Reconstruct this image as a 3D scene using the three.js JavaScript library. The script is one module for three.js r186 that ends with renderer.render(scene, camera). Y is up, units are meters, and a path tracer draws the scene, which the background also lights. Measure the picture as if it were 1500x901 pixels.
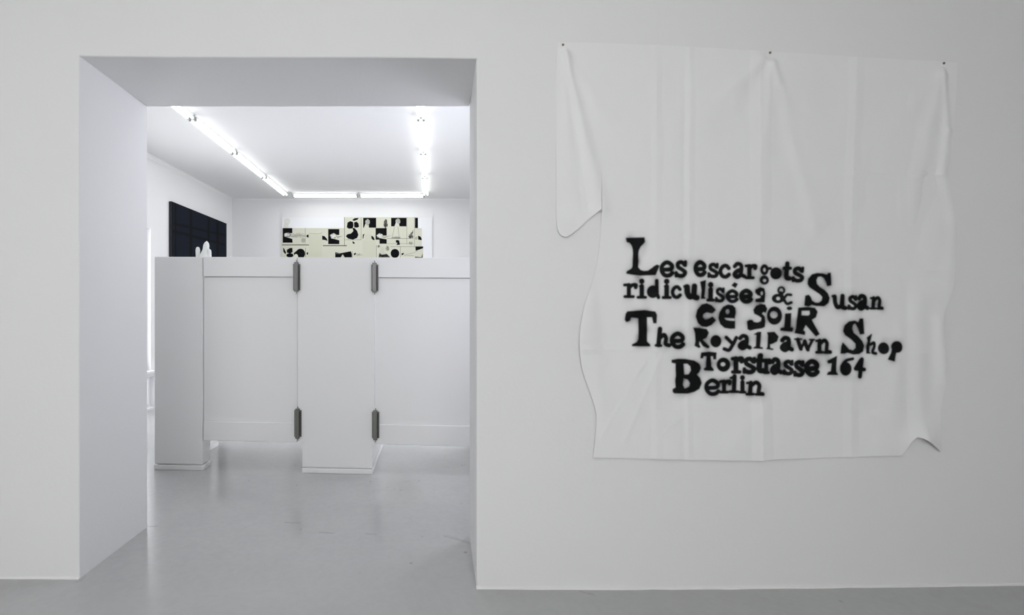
import * as THREE from 'three';
import { mergeGeometries, toCreasedNormals, mergeVertices } from 'three/addons/utils/BufferGeometryUtils.js';
import { RoundedBoxGeometry } from 'three/addons/geometries/RoundedBoxGeometry.js';
import { RectAreaLightUniformsLib } from 'three/addons/lights/RectAreaLightUniformsLib.js';

RectAreaLightUniformsLib.init();
const scene = new THREE.Scene();

// ---------------------------------------------------------------- camera (shifted lens, level), sky, exposure
const F = 760, PX = 635, PY = 461, EYE = 1.35;            // focal length and principal point in pixels, eye height
const camera = new THREE.PerspectiveCamera(2 * Math.atan(461 / F) * 180 / Math.PI, 1730 / 922, 0.05, 60);
camera.position.set(0, EYE, 0);
camera.lookAt(0, EYE, -1);
camera.setViewOffset(1730, 922, 230, 0, 1500, 901);
camera.updateProjectionMatrix();
const renderer = new THREE.WebGLRenderer({ antialias: true });
renderer.toneMapping = THREE.LinearToneMapping;
renderer.toneMappingExposure = 1.0;
renderer.shadowMap.enabled = true;
scene.background = new THREE.Color().setRGB(2.35, 2.38, 2.6);   // overcast sky outside the windows
const TUBE_GLOW = 4, BACK_LIGHT = 11.5, FRONT_LIGHT = 18, DAY_BACK = 4.0, DAY_DOOR = 4.2, DAY_LEFT = 3.2, DAY_FRONT = 4.25;
const TUBE_COLOR = new THREE.Color().setRGB(0.98, 1.0, 0.985);

// pixel of the photograph -> point at depth Z in front of the lens
const at = (px, py, Z) => new THREE.Vector3((px - PX) * Z / F, EYE - (py - PY) * Z / F, -Z);

// ---------------------------------------------------------------- seeded noise
let seed = 12345;
const rnd = () => { seed = (seed * 1664525 + 1013904223) >>> 0; return seed / 4294967296; };
function hash(x, y) { let h = (x * 374761393 + y * 668265263) | 0; h = Math.imul(h ^ (h >>> 13), 1274126177); return ((h ^ (h >>> 16)) >>> 0) / 4294967296; }
function vnoise(x, y, per = 0) {
  const xi = Math.floor(x), yi = Math.floor(y), fx = x - xi, fy = y - yi;
  const u = fx * fx * (3 - 2 * fx), v = fy * fy * (3 - 2 * fy);
  const w = (a, b) => per ? hash(((a % per) + per) % per, ((b % per) + per) % per) : hash(a, b);
  return (w(xi, yi) * (1 - u) + w(xi + 1, yi) * u) * (1 - v) + (w(xi, yi + 1) * (1 - u) + w(xi + 1, yi + 1) * u) * v;
}
function dataTex(n, m, fn, srgb) {
  const d = new Uint8Array(n * m * 4);
  for (let y = 0; y < m; y++) for (let x = 0; x < n; x++) {
    const v = fn(x, y), i = (y * n + x) * 4, a = Array.isArray(v) ? v : [v, v, v];
    d[i] = Math.max(0, Math.min(255, a[0] * 255)); d[i + 1] = Math.max(0, Math.min(255, a[1] * 255)); d[i + 2] = Math.max(0, Math.min(255, a[2] * 255)); d[i + 3] = 255;
  }
  const t = new THREE.DataTexture(d, n, m);
  t.magFilter = THREE.LinearFilter; t.minFilter = THREE.LinearMipmapLinearFilter; t.generateMipmaps = true;
  t.wrapS = t.wrapT = THREE.RepeatWrapping;
  if (srgb) t.colorSpace = THREE.SRGBColorSpace;
  t.needsUpdate = true;
  return t;
}

// ---------------------------------------------------------------- materials
const plasterBump = dataTex(512, 512, (x, y) => {
  const s = 512;
  return 0.35 * vnoise(x / s * 6, y / s * 6, 6) + 0.3 * vnoise(x / s * 24, y / s * 24, 24) + 0.25 * vnoise(x / s * 90, y / s * 90, 90) + 0.1 * hash(x, y);
});
plasterBump.repeat.set(0.8, 0.8);
const M = {};
M.wall = new THREE.MeshStandardMaterial({ name: 'matt white wall paint', color: new THREE.Color().setRGB(0.80, 0.80, 0.80), roughness: 0.92, bumpMap: plasterBump, bumpScale: 0.0012 });
M.ceiling = new THREE.MeshStandardMaterial({ name: 'white ceiling paint', color: new THREE.Color().setRGB(0.77, 0.77, 0.77), roughness: 0.95, bumpMap: plasterBump, bumpScale: 0.0008 });
M.partition = new THREE.MeshPhysicalMaterial({ name: 'satin white lacquered board', color: new THREE.Color().setRGB(0.78, 0.78, 0.775), roughness: 0.5 });
M.trim = new THREE.MeshStandardMaterial({ name: 'white filler bead', color: new THREE.Color().setRGB(0.80, 0.80, 0.79), roughness: 0.8 });
M.steel = new THREE.MeshStandardMaterial({ name: 'brushed zinc steel', color: new THREE.Color().setRGB(0.17, 0.17, 0.167), roughness: 0.45, metalness: 0.85 });
M.steelDark = new THREE.MeshStandardMaterial({ name: 'dull oiled steel', color: new THREE.Color().setRGB(0.17, 0.175, 0.155), roughness: 0.5, metalness: 0.8 });
M.slot = new THREE.MeshStandardMaterial({ name: 'black iron', color: new THREE.Color().setRGB(0.02, 0.02, 0.02), roughness: 0.6 });
M.housing = new THREE.MeshStandardMaterial({ name: 'white enamelled sheet steel', color: new THREE.Color().setRGB(0.82, 0.83, 0.82), roughness: 0.5 });
M.socket = new THREE.MeshStandardMaterial({ name: 'grey lamp holder plastic', color: new THREE.Color().setRGB(0.35, 0.37, 0.35), roughness: 0.6 });
M.tube = new THREE.MeshStandardMaterial({ name: 'lit fluorescent tube', color: 0xffffff, emissive: TUBE_COLOR.clone(), emissiveIntensity: TUBE_GLOW, roughness: 0.4 });
M.frame = new THREE.MeshStandardMaterial({ name: 'white window paint', color: new THREE.Color().setRGB(0.8, 0.8, 0.8), roughness: 0.5 });
M.glass = new THREE.MeshPhysicalMaterial({ name: 'window glass', color: 0xffffff, roughness: 0.02, transmission: 1, thickness: 0, ior: 1.5 });
M.plaster = new THREE.MeshStandardMaterial({ name: 'white plaster', color: new THREE.Color().setRGB(0.78, 0.79, 0.77), roughness: 0.75 });
M.brass = new THREE.MeshStandardMaterial({ name: 'aged brass', color: new THREE.Color().setRGB(0.22, 0.19, 0.13), roughness: 0.4, metalness: 0.8 });

// ---------------------------------------------------------------- geometry helpers
const V = (x, y, z) => new THREE.Vector3(x, y, z);
function boxUV(g) {                                                    // uv in metres, by the way each triangle faces
  const p = g.attributes.position, uv = new Float32Array(p.count * 2), a = V(), b = V(), c = V(), n = V();
  for (let i = 0; i < p.count; i += 3) {
    a.fromBufferAttribute(p, i); b.fromBufferAttribute(p, i + 1); c.fromBufferAttribute(p, i + 2);
    n.crossVectors(b.clone().sub(a), c.clone().sub(a));
    const ax = Math.abs(n.x), ay = Math.abs(n.y), az = Math.abs(n.z);
    for (let k = 0; k < 3; k++) {
      const x = p.getX(i + k), y = p.getY(i + k), z = p.getZ(i + k);
      const [u, v] = ax >= ay && ax >= az ? [z, y] : ay >= az ? [x, z] : [x, y];
      uv[(i + k) * 2] = u; uv[(i + k) * 2 + 1] = v;
    }
  }
  g.setAttribute('uv', new THREE.BufferAttribute(uv, 2));
  return g;
}
function loft(rings, crease = 0.12) {                                  // closed rings of points joined one after another, ends capped
  const out = [], tri = (a, b, c) => out.push(a.x, a.y, a.z, b.x, b.y, b.z, c.x, c.y, c.z);
  const n = rings[0].length;
  for (let r = 0; r + 1 < rings.length; r++) for (let i = 0; i < n; i++) {
    const j = (i + 1) % n, A = rings[r], B = rings[r + 1];
    tri(A[i], A[j], B[j]); tri(A[i], B[j], B[i]);
  }
  const cap = (ring, flip) => {                                        // triangulate in the plane where the ring is widest
    const nrm = V(); for (let i = 0; i < n; i++) nrm.add(V().crossVectors(ring[i], ring[(i + 1) % n]));
    const ax = Math.abs(nrm.x), ay = Math.abs(nrm.y), az = Math.abs(nrm.z);
    const two = ring.map((p) => ax >= ay && ax >= az ? new THREE.Vector2(p.z, p.y) : ay >= az ? new THREE.Vector2(p.x, p.z) : new THREE.Vector2(p.x, p.y));
    for (const [a, b, c] of THREE.ShapeUtils.triangulateShape(two, [])) {
      const t = V().crossVectors(ring[b].clone().sub(ring[a]), ring[c].clone().sub(ring[a])).dot(nrm) > 0;
      (t !== flip) ? tri(ring[a], ring[b], ring[c]) : tri(ring[a], ring[c], ring[b]);
    }
  };
  cap(rings[0], true); cap(rings[rings.length - 1], false);
  let g = new THREE.BufferGeometry();
  g.setAttribute('position', new THREE.Float32BufferAttribute(out, 3));
  // make the faces point outwards
  let vol = 0; for (let i = 0; i < out.length; i += 9) vol += out[i] * (out[i + 4] * out[i + 8] - out[i + 5] * out[i + 7]) - out[i + 1] * (out[i + 3] * out[i + 8] - out[i + 5] * out[i + 6]) + out[i + 2] * (out[i + 3] * out[i + 7] - out[i + 4] * out[i + 6]);
  if (vol < 0) { const p = g.attributes.position.array; for (let i = 0; i < p.length; i += 9) for (let k = 0; k < 3; k++) { const t = p[i + 3 + k]; p[i + 3 + k] = p[i + 6 + k]; p[i + 6 + k] = t; } }
  boxUV(g);
  g = toCreasedNormals(g, crease);
  return g;
}
const box = (x0, x1, y0, y1, z0, z1) => loft([y0, y1].map((y) => [V(x0, y, z0), V(x1, y, z0), V(x1, y, z1), V(x0, y, z1)]));
// a board whose long edges may run out of true: left and right end each with their bottom and top, front depth and thickness; small arris all round
function board(xl, xr, yb, yt, zf, th, e = 0.0025) {
  const ring = (x, inset) => {
    const b = yb(x) + inset, t = yt(x) - inset, f = -zf(x) - inset, k = -zf(x) - th + inset, c = e;
    return [V(x, b + c, f), V(x, t - c, f), V(x, t, f - c), V(x, t, k + c), V(x, t - c, k), V(x, b + c, k), V(x, b, k + c), V(x, b, f - c)];
  };
  return loft([ring(xl, e), ring(xl + e, 0), ring(xr - e, 0), ring(xr, e)].map((r, i) => { const x = [xl, xl + e, xr - e, xr][i]; r.forEach((p) => (p.x = x)); return r; }));
}
const rbox = (w, h, d, r = 0.003, seg = 2) => new RoundedBoxGeometry(w, h, d, seg, r);
const place = (g, x, y, z, rx = 0, ry = 0, rz = 0) => { g.rotateX(rx); g.rotateY(ry); g.rotateZ(rz); g.translate(x, y, z); return g; };
const merge = (list) => mergeGeometries(list.map((g) => (g.index ? g.toNonIndexed() : g)).map((g) => { const h = new THREE.BufferGeometry(); for (const k of ['position', 'normal', 'uv']) h.setAttribute(k, g.attributes[k]); return h; }));

// ---------------------------------------------------------------- naming helpers
const taken = new Map();
function numbered(name) { const n = taken.get(name) ?? 0; taken.set(name, n + 1); return n ? name + '_' + String(n).padStart(3, '0') : name; }
function part(name, geo, mat, parent, label) {
  const m = new THREE.Mesh(geo, mat); m.name = name; m.castShadow = m.receiveShadow = true;
  if (label) m.userData.label = label;
  parent.add(m); return m;
}
function struct(name, geo, mat, label, category) {
  const m = part(numbered(name), geo, mat, scene); m.userData = { kind: 'structure', label, category }; return m;
}
function thing(name, label, category, pos = [0, 0, 0], group) {
  const o = new THREE.Group(); o.name = numbered(name); o.position.set(...pos); o.userData = { label, category, kind: 'thing' };
  if (group) o.userData.group = group;
  scene.add(o); return o;
}

// ================================================================ THE SETTING
const CEIL = 3.6, ZB = 10.06;                                           // ceiling height, depth of the far wall
const XR0 = 6.0, XL0 = -4.4, ZN = 3.6;                                  // near room: right, left, wall behind the camera
const XR1 = 1.25;                                                       // far room: right wall

// depth of the near face of the dividing wall along X (an old wall, a little out of true)
const knots = [[-4.5, 2.64, 0], [-1.81, 2.651, -0.018], [0.212, 2.559, -0.02], [2.95, 2.591, 0.02], [6.2, 2.65, 0.015]];
function wallZ(X) {
  let i = 0; while (i < knots.length - 2 && X > knots[i + 1][0]) i++;
  const [x0, y0, m0] = knots[i], [x1, y1, m1] = knots[i + 1], h = x1 - x0, t = Math.max(0, Math.min(1, (X - x0) / h)), t2 = t * t, t3 = t2 * t;
  return (2 * t3 - 3 * t2 + 1) * y0 + (t3 - 2 * t2 + t) * h * m0 + (-2 * t3 + 3 * t2) * y1 + (t3 - t2) * h * m1;
}
const OL = -1.81, OR = 0.212, OLB = -1.819, ORB = 0.2195, ZLB = 3.299, ZRB = 3.147;
const lintelY = (X) => 2.672 - (X - OL) * 0.0292;
{
  const c = 0.004, seg = (a, b, n) => Array.from({ length: n + 1 }, (_, i) => a + (b - a) * i / n);
  const left = [...seg(XL0 - 0.1, OL - c, 12).map((x) => [x, wallZ(x)]), [OL, wallZ(OL) + c], [OLB, ZLB - c], [OLB - c, ZLB], [XL0 - 0.1, ZLB]];
  const right = [...seg(XR0 + 0.1, OR + c, 16).map((x) => [x, wallZ(x)]), [OR, wallZ(OR) + c], [ORB, ZRB - c], [ORB + c, ZRB], [XR0 + 0.1, ZRB]];
  const block = (pl) => loft([0, CEIL].map((y) => pl.map(([x, z]) => V(x, y, -z))));
  const zb = (x) => ZLB + (ZRB - ZLB) * (x - OLB) / (ORB - OLB);
  const lint = loft(seg(OL - c, OR + c, 12).map((x) => [V(x, CEIL, -wallZ(x)), V(x, lintelY(x) + c, -wallZ(x)), V(x, lintelY(x), -wallZ(x) - c), V(x, lintelY(x), -zb(x) + c), V(x, lintelY(x) + c, -zb(x)), V(x, CEIL, -zb(x))]));
  struct('wall_front', merge([block(left), block(right), lint]), M.wall, 'thick white dividing wall with a deep square doorway', 'wall');
  // irregular bead of filler where the wall meets the floor
  const bead = (x0, x1, n) => loft(seg(x0, x1, n).map((x, i) => {
    const h = 0.006 + 0.006 * vnoise(x * 9, 3.3), w = 0.004 + 0.006 * vnoise(x * 13, 7.7), z = -wallZ(x);
    return [V(x, 0, z - 0.01), V(x, h, z - 0.01), V(x, h, z), V(x, h * 0.6, z + w), V(x, 0, z + w * 1.3)];
  }));
  struct('trim', bead(XL0, OL + 0.001, 40), M.trim, 'thin uneven white filler bead along the floor left of the doorway', 'trim').name = 'trim_1';
  struct('trim', bead(OR - 0.001, XR0, 60), M.trim, 'thin uneven white filler bead along the floor under the sheet', 'trim').name = 'trim_2';
}
// wall made in its own plane (s along, y up) with rectangular openings, then set along a line on the floor
function wallWith(name, a, b, th, holes, label) {
  const len = Math.hypot(b[0] - a[0], b[1] - a[1]);
  const sh = new THREE.Shape(); sh.moveTo(0, 0); sh.lineTo(len, 0); sh.lineTo(len, CEIL); sh.lineTo(0, CEIL); sh.closePath();
  for (const [s0, s1, y0, y1] of holes) { const p = new THREE.Path(); p.moveTo(s0, y0); p.lineTo(s0, y1); p.lineTo(s1, y1); p.lineTo(s1, y0); p.closePath(); sh.holes.push(p); }
  const g = new THREE.ExtrudeGeometry(sh, { depth: th, bevelEnabled: false }); g.translate(0, 0, -th);
  const m = struct(name, g, M.wall, label, 'wall');
  m.position.set(a[0], 0, -a[1]); m.rotation.y = Math.atan2(b[1] - a[1], b[0] - a[0]);
  return m;
}
// far room: left wall leans out towards the camera; window opening near the doorway
const LW = (Z) => -3.905 - 0.034 * (ZB - Z);
const Lfar = [LW(ZB + 0.02), ZB + 0.02], Lnear = [LW(3.2), 3.2];
const lenL = Math.hypot(Lfar[0] - Lnear[0], Lfar[1] - Lnear[1]);
const sOf = (Z) => (Z - 3.2) / (Lfar[1] - 3.2) * lenL;
wallWith('wall_left', Lnear, Lfar, 0.3, [[sOf(5.6), sOf(7.335), 0.56, 2.575], [sOf(5.6), sOf(7.47), 0.03, 0.47]], 'white side wall of the far room with the dark striped painting');
wallWith('wall_back', [-4.4, ZB], [XR1 + 0.3, ZB], 0.3, [], 'white end wall of the far room behind the cut-up comic painting');
wallWith('wall_right', [XR1, ZB + 0.02], [XR1, 3.1], 0.3, [[ZB + 0.02 - 7.4, ZB + 0.02 - 6.1, 0.03, 2.3], [ZB + 0.02 - 5.95, ZB + 0.02 - 3.75, 0.95, 2.75]], 'white window wall of the far room, hidden by the doorway');
wallWith('wall_left', [XL0, -ZN], [XL0, 3.0], 0.2, [], 'white side wall of the near room beside the doorway');
wallWith('wall_right', [XR0, 3.0], [XR0, -ZN], 0.2, [], 'white side wall of the near room past the sheet');
wallWith('wall_rear', [XR0 + 0.2, -ZN], [XL0 - 0.2, -ZN], 0.2, [[XR0 + 0.2 - 1.0, XR0 + 0.2 + 2.6, 1.35, 3.3]], 'white wall behind the viewer in the near room');
struct('ceiling', merge([box(XL0 - 0.3, XR0 + 0.3, CEIL, CEIL + 0.15, ZN + 0.3, -ZB - 0.4)]), M.ceiling, 'flat white ceiling over both rooms', 'ceiling');
// shallow cornice strip on the far room's left and end walls
struct('trim', loft([3.4, ZB - 0.03].map((Z, i) => { const x = LW(Z), h = i ? 0.03 : 0.1; return [V(x - 0.02, CEIL, -Z), V(x - 0.02, CEIL - h, -Z), V(x + 0.006, CEIL - h, -Z), V(x + 0.012, CEIL - h * 0.5, -Z), V(x + 0.03, CEIL, -Z)]; })), M.trim, 'shallow white cornice above the dark striped painting', 'trim').name = 'trim_3';
struct('trim', loft([-3.9, XR1].map((x) => [V(x, CEIL, -ZB - 0.01), V(x, CEIL - 0.03, -ZB - 0.01), V(x, CEIL - 0.03, -ZB + 0.006), V(x, CEIL, -ZB + 0.02)])), M.trim, 'narrow white cornice above the comic painting', 'trim').name = 'trim_4';

// floor: poured grey coating, mottled, with hairline cracks where the wall's foot crosses the doorway
{
  const N = 1536, x0 = XL0 - 0.2, x1 = XR0 + 0.2, z0 = -ZB - 0.3, z1 = ZN + 0.2, W = x1 - x0, D = z1 - z0;
  const cv = document.createElement('canvas'); cv.width = cv.height = N; const g = cv.getContext('2d');
  g.fillStyle = '#fff'; g.fillRect(0, 0, N, N);
  const line = (pts, w, al) => { g.strokeStyle = `rgba(0,0,0,${al * 0.6})`; g.lineWidth = w * 0.7; g.beginPath(); pts.forEach(([px, py], i) => { const Z = F * EYE / (py - PY), X = (px - PX) * Z / F, u = (X - x0) / W * N, v = (-Z - z0) / D * N; i ? g.lineTo(u, v) : g.moveTo(u, v); }); g.stroke(); };
  line([[206, 771], [218, 771.4], [231, 771]], 1.2, 0.35);
  line([[416, 765.2], [428, 766], [441, 766.2]], 1, 0.3); line([[467, 780], [478, 780.6], [490, 781.2]], 1, 0.35); line([[535, 782], [552, 782.6]], 1, 0.25);
  line([[650, 785], [660, 788], [672, 791], [690, 797]], 1.1, 0.3);
  line([[655, 784], [663, 786], [690, 795]], 0.8, 0.18);
  line([[848, 866], [860, 869], [871, 871]], 1, 0.25);
  line([[110, 853], [118, 851], [125, 844]], 1, 0.2);
  for (let i = 0; i < 260; i++) { g.fillStyle = `rgba(0,0,0,${0.08 + 0.2 * rnd()})`; const r = 0.5 + rnd() * 0.9; g.beginPath(); g.arc(rnd() * N, N * (0.4 + 0.6 * rnd()), r, 0, 7); g.fill(); }
  const im = g.getImageData(0, 0, N, N), col = new Uint8Array(N * N * 4), rg = new Uint8Array(N * N * 4);
  for (let y = 0; y < N; y++) for (let x = 0; x < N; x++) {
    const i = (y * N + x) * 4, X = x / N * W, Z = y / N * D;
    const a = vnoise(X * 1.1, Z * 1.1) * 0.5 + vnoise(X * 3.7 + 9, Z * 3.7) * 0.3 + vnoise(X * 13 + 4, Z * 13) * 0.2, f = vnoise(X * 45, Z * 45);
    const t = im.data[i] / 255 * (0.965 + 0.055 * a + 0.02 * (f - 0.5)) * 181;
    col[i] = t * 0.995; col[i + 1] = t; col[i + 2] = t * 0.995; col[i + 3] = 255;
    const r = (0.14 + 0.04 * vnoise(X * 2.3 + 31, Z * 2.3) + 0.02 * vnoise(X * 16, Z * 16 + 5)) * 255; rg[i] = rg[i + 1] = rg[i + 2] = r; rg[i + 3] = 255;
  }
  const mk = (d, s) => { const t = new THREE.DataTexture(d, N, N); t.magFilter = THREE.LinearFilter; t.minFilter = THREE.LinearMipmapLinearFilter; t.generateMipmaps = true; if (s) t.colorSpace = THREE.SRGBColorSpace; t.needsUpdate = true; return t; };
  M.floor = new THREE.MeshPhysicalMaterial({ name: 'polished grey floor coating', map: mk(col, true), roughnessMap: mk(rg), roughness: 1 });
  const geo = box(x0, x1, -0.12, 0, z1, z0), p = geo.attributes.position, uv = geo.attributes.uv;
  for (let i = 0; i < p.count; i++) uv.setXY(i, (p.getX(i) - x0) / W, (p.getZ(i) - z0) / D);
  struct('floor', geo, M.floor, 'polished pale grey poured floor through both rooms', 'floor');
}

// windows; each lets in daylight as wide as its opening
function daylight(x, y, z, dx, dz, w, h, power, col, name) {
  const l = new THREE.RectAreaLight(new THREE.Color().setRGB(...col), power, w, h); l.name = name; l.position.set(x, y, z); l.lookAt(x + dx, y, z + dz); scene.add(l);
}
function windowAt(n, a, dir, len, y0, y1, label, mull) {
  const o = new THREE.Group(); o.name = 'window_' + n; o.userData = { kind: 'structure', label, category: 'window' };
  o.position.set(a[0], 0, -a[1]); o.rotation.y = dir; scene.add(o);
  const f = 0.045, d = 0.06, zz = -0.12;                                 // frame set into the wall's thickness (local z runs into the room)
  const bar = (s0, s1, b0, b1, nm = 'window_frame') => part(nm, place(rbox(s1 - s0, b1 - b0, d, 0.004), (s0 + s1) / 2, (b0 + b1) / 2, zz), M.frame, o);
  bar(0, f, y0, y1); bar(len - f, len, y0, y1); bar(f, len - f, y1 - f, y1); bar(f, len - f, y0, y0 + f);
  const edges = [f, ...mull.map((m) => m * len), len - f];
  mull.forEach((m) => bar(m * len - 0.025, m * len + 0.025, y0 + f, y1 - f, 'mullion'));
  for (let i = 0; i + 1 < edges.length; i++) part('pane', place(new THREE.BoxGeometry(edges[i + 1] - edges[i] - 0.05, y1 - y0 - 2 * f, 0.004), (edges[i] + edges[i + 1]) / 2, (y0 + y1) / 2, zz), M.glass, o);
  return o;
}
{
  const dir = Math.atan2(Lfar[1] - Lnear[1], Lfar[0] - Lnear[0]), p = (Z) => [LW(Z), Z];
  const w1 = windowAt(1, p(5.6), dir, sOf(7.335) - sOf(5.6), 0.56, 2.575, 'tall bright window beside the dark striped painting', [0.5]);
  const L = sOf(7.335) - sOf(5.6);
  part('sill', place(rbox(L + 0.2, 0.035, 0.2, 0.006), L / 2 + 0.04, 0.545, -0.03), M.frame, w1);
  part('latch', place(rbox(0.03, 0.05, 0.03, 0.004), L - 0.05, 0.63, -0.075), M.steelDark, w1);
  part('latch', place(rbox(0.018, 0.05, 0.03, 0.004), L - 0.1, 0.63, -0.075), M.steelDark, w1);
  windowAt(2, p(5.6), dir, sOf(7.47) - sOf(5.6), 0.03, 0.47, 'low bright floor-level window under the sill', [0.5]);
  const w3 = windowAt(3, [XR1, 5.95], -Math.PI / 2, 2.2, 0.95, 2.75, 'wide window of the far room on the side opposite the dark painting', [0.33, 0.67]);
  daylight(XR1 - 0.02, 1.85, -4.85, -1, 0, 2.1, 1.7, DAY_BACK, [0.84, 0.85, 1.0], 'window_daylight');
  windowAt(5, [XR1, 7.4], -Math.PI / 2, 1.3, 0.03, 2.3, 'glazed yard door beside the wide window of the far room', [0.5]);
  daylight(XR1 - 0.02, 1.17, -6.75, -1, 0, 1.2, 2.15, DAY_DOOR, [0.92, 0.93, 1.0], 'door_daylight');
  daylight(LW(6.47) + 0.02, 1.57, -6.47, 1, -0.034, 1.6, 1.9, DAY_LEFT, [0.97, 0.98, 1.0], 'side_daylight');
  windowAt(4, [1.0, -ZN], Math.PI, 3.6, 1.35, 3.3, 'wide street window behind the viewer', [0.333, 0.667]);
  daylight(-0.8, 2.325, ZN - 0.02, 0, -1, 3.5, 1.85, DAY_FRONT, [1.0, 0.985, 0.96], 'street_daylight');
  part('sill', place(rbox(2.3, 0.035, 0.2, 0.006), 1.1, 0.935, -0.03), M.frame, w3);
}

// ================================================================ FLUORESCENT LIGHTS
const battenParts = {};
{
  const L = 1.2;
  const prof = [[-0.03, 0.045], [0.03, 0.045], [0.03, 0.012], [0.018, 0.0], [-0.018, 0.0], [-0.03, 0.012]];
  battenParts.housing = loft([-L / 2, L / 2].map((x) => prof.map(([z, y]) => V(x, y, z))));
  battenParts.tube = new THREE.CylinderGeometry(0.013, 0.013, L - 0.06, 20, 1); battenParts.tube.rotateZ(Math.PI / 2);
  battenParts.socket = merge([place(rbox(0.016, 0.05, 0.026, 0.004), 0, -0.006, 0), place(new THREE.CylinderGeometry(0.014, 0.014, 0.02, 16), 0, -0.015, 0, 0, 0, Math.PI / 2)]);
}
function batten(x, y, z, turn, label, group, power) {
  const o = thing('fluorescent_light', label, 'light', [x, y, z], group); o.rotation.y = turn;
  part('housing', battenParts.housing, M.housing, o);
  for (const s of [-1, 1]) {
    part('tube', battenParts.tube, M.tube, o, 'glowing white tube').position.set(0, -0.015, s * 0.03);
    for (const e of [-1, 1]) part('socket', battenParts.socket, M.socket, o).position.set(e * 0.592, 0, s * 0.03);
  }
  const l = new THREE.RectAreaLight(TUBE_COLOR, power, 1.12, 0.07); l.name = 'tube_glow'; l.position.set(0, -0.034, 0); l.rotation.x = -Math.PI / 2; o.add(l);
  return o;
}
{
  const Y = CEIL - 0.0452, ORD = ['first', 'second', 'third', 'fourth', 'fifth'];
  const XLr = -2.71, XRr = -0.14, step = 1.235;
  for (let k = 0; k < 5; k++) batten(XLr, Y, -(9.52 - step * (k + 0.5)), Math.PI / 2, ORD[k] + ' twin-tube light from the end wall, ceiling row on the dark-painting side', 'ceiling lights on the dark-painting side', BACK_LIGHT);
  for (let k = 0; k < 5; k++) batten(XRr, Y, -(9.52 - step * (k + 0.5)), Math.PI / 2, ORD[k] + ' twin-tube light from the end wall, ceiling row above the hinged doors', 'ceiling lights above the doors', BACK_LIGHT);
  for (let k = 0; k < 2; k++) batten(-2.62 + step * (k + 0.5), Y, -9.6, 0, 'twin-tube light along the end wall, ' + (k ? 'towards the row above the doors' : 'towards the dark painting'), 'ceiling lights before the comic painting', BACK_LIGHT * 0.6);
  // the near room has the same lights, behind and above the viewer
  for (let k = 0; k < 4; k++) for (const x of [-1.7, 0.5]) batten(x, Y, -0.2 + step * k, Math.PI / 2, ORD[k] + ' twin-tube light from the dividing wall, near room row on the ' + (x < 0 ? 'doorway' : 'sheet') + ' side', x < 0 ? 'near room lights, doorway side' : 'near room lights, sheet side', FRONT_LIGHT * (x < 0 ? 0.8 : 1.0));
}

// ================================================================ PARTITION: piers and hinged doors
const pz = (X) => 4.52 - 0.071 * (X + 2.42);
const topY = (X) => 1.855 - 0.0118 * (X + 2.42);
const botY = (X) => 0.262 - 0.005 * (X + 2);
const PT = (f) => (X) => f(X);
function pier(label, xl, xr, depth, strips, deepL, deepR, deepEnd) {
  const o = thing('partition_pier', label, 'pier', [(xl + xr) / 2, 0, -pz((xl + xr) / 2)]);
  const add = (name, g) => part(name, g.translate(-o.position.x, 0, -o.position.z), M.partition, o);
  const off = (d) => (X) => pz(X) + d;
  if (strips.length) {                                                  // front board wider than the pier down to the doors' lower edge
    const a = strips[0][0], b = strips[1][1], ring = (d) => [[xl, 0.052], [xr, 0.052], [xr, botY(xr)], [b, botY(b)], [b, topY(b)], [a, topY(a)], [a, botY(a)], [xl, botY(xl)]].map(([x, y]) => V(x, y, -pz(x) - d));
    add('front_board', loft([ring(0), ring(0.04)]));
    add('body', board(xl, xr, () => 0.052, topY, off(0.0402), depth - 0.0402, 0.002));
  } else add('body', board(xl, xr, () => 0.052, topY, pz, depth, 0.004));
  add('recess', board(xl + 0.015, xr - 0.015, () => 0.04, () => 0.054, off(0.016), depth - 0.03));
  add('plinth', board(xl - 0.003, xr + 0.003, () => 0, () => 0.042, off(-0.004), depth + 0.008, 0.004));
  if (deepEnd) {
    const zf = off(depth - 0.002);
    add('side_panel', board(deepL, deepR, () => 0.042, (X) => topY(X) - 0.004, zf, deepEnd - pz(xl) - depth));
    add('plinth', board(deepL - 0.006, deepR + 0.006, () => 0, () => 0.042, off(depth + 0.006), deepEnd - pz(xl) - depth - 0.002));
  }
  return o;
}
pier('white pier at the partition end by the window gap, single door beside it', -2.432, -2.0, 0.16, [], -2.428, -2.22, 5.36);
pier('white pier between the two hinged doors, hinges down both edges', -1.119, -0.519, 1.0, [[-1.16, -1.119], [-0.519, -0.5005]]);
pier('white pier past the second door, behind the dividing wall', 0.362, 0.96, 1.0, []);

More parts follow.
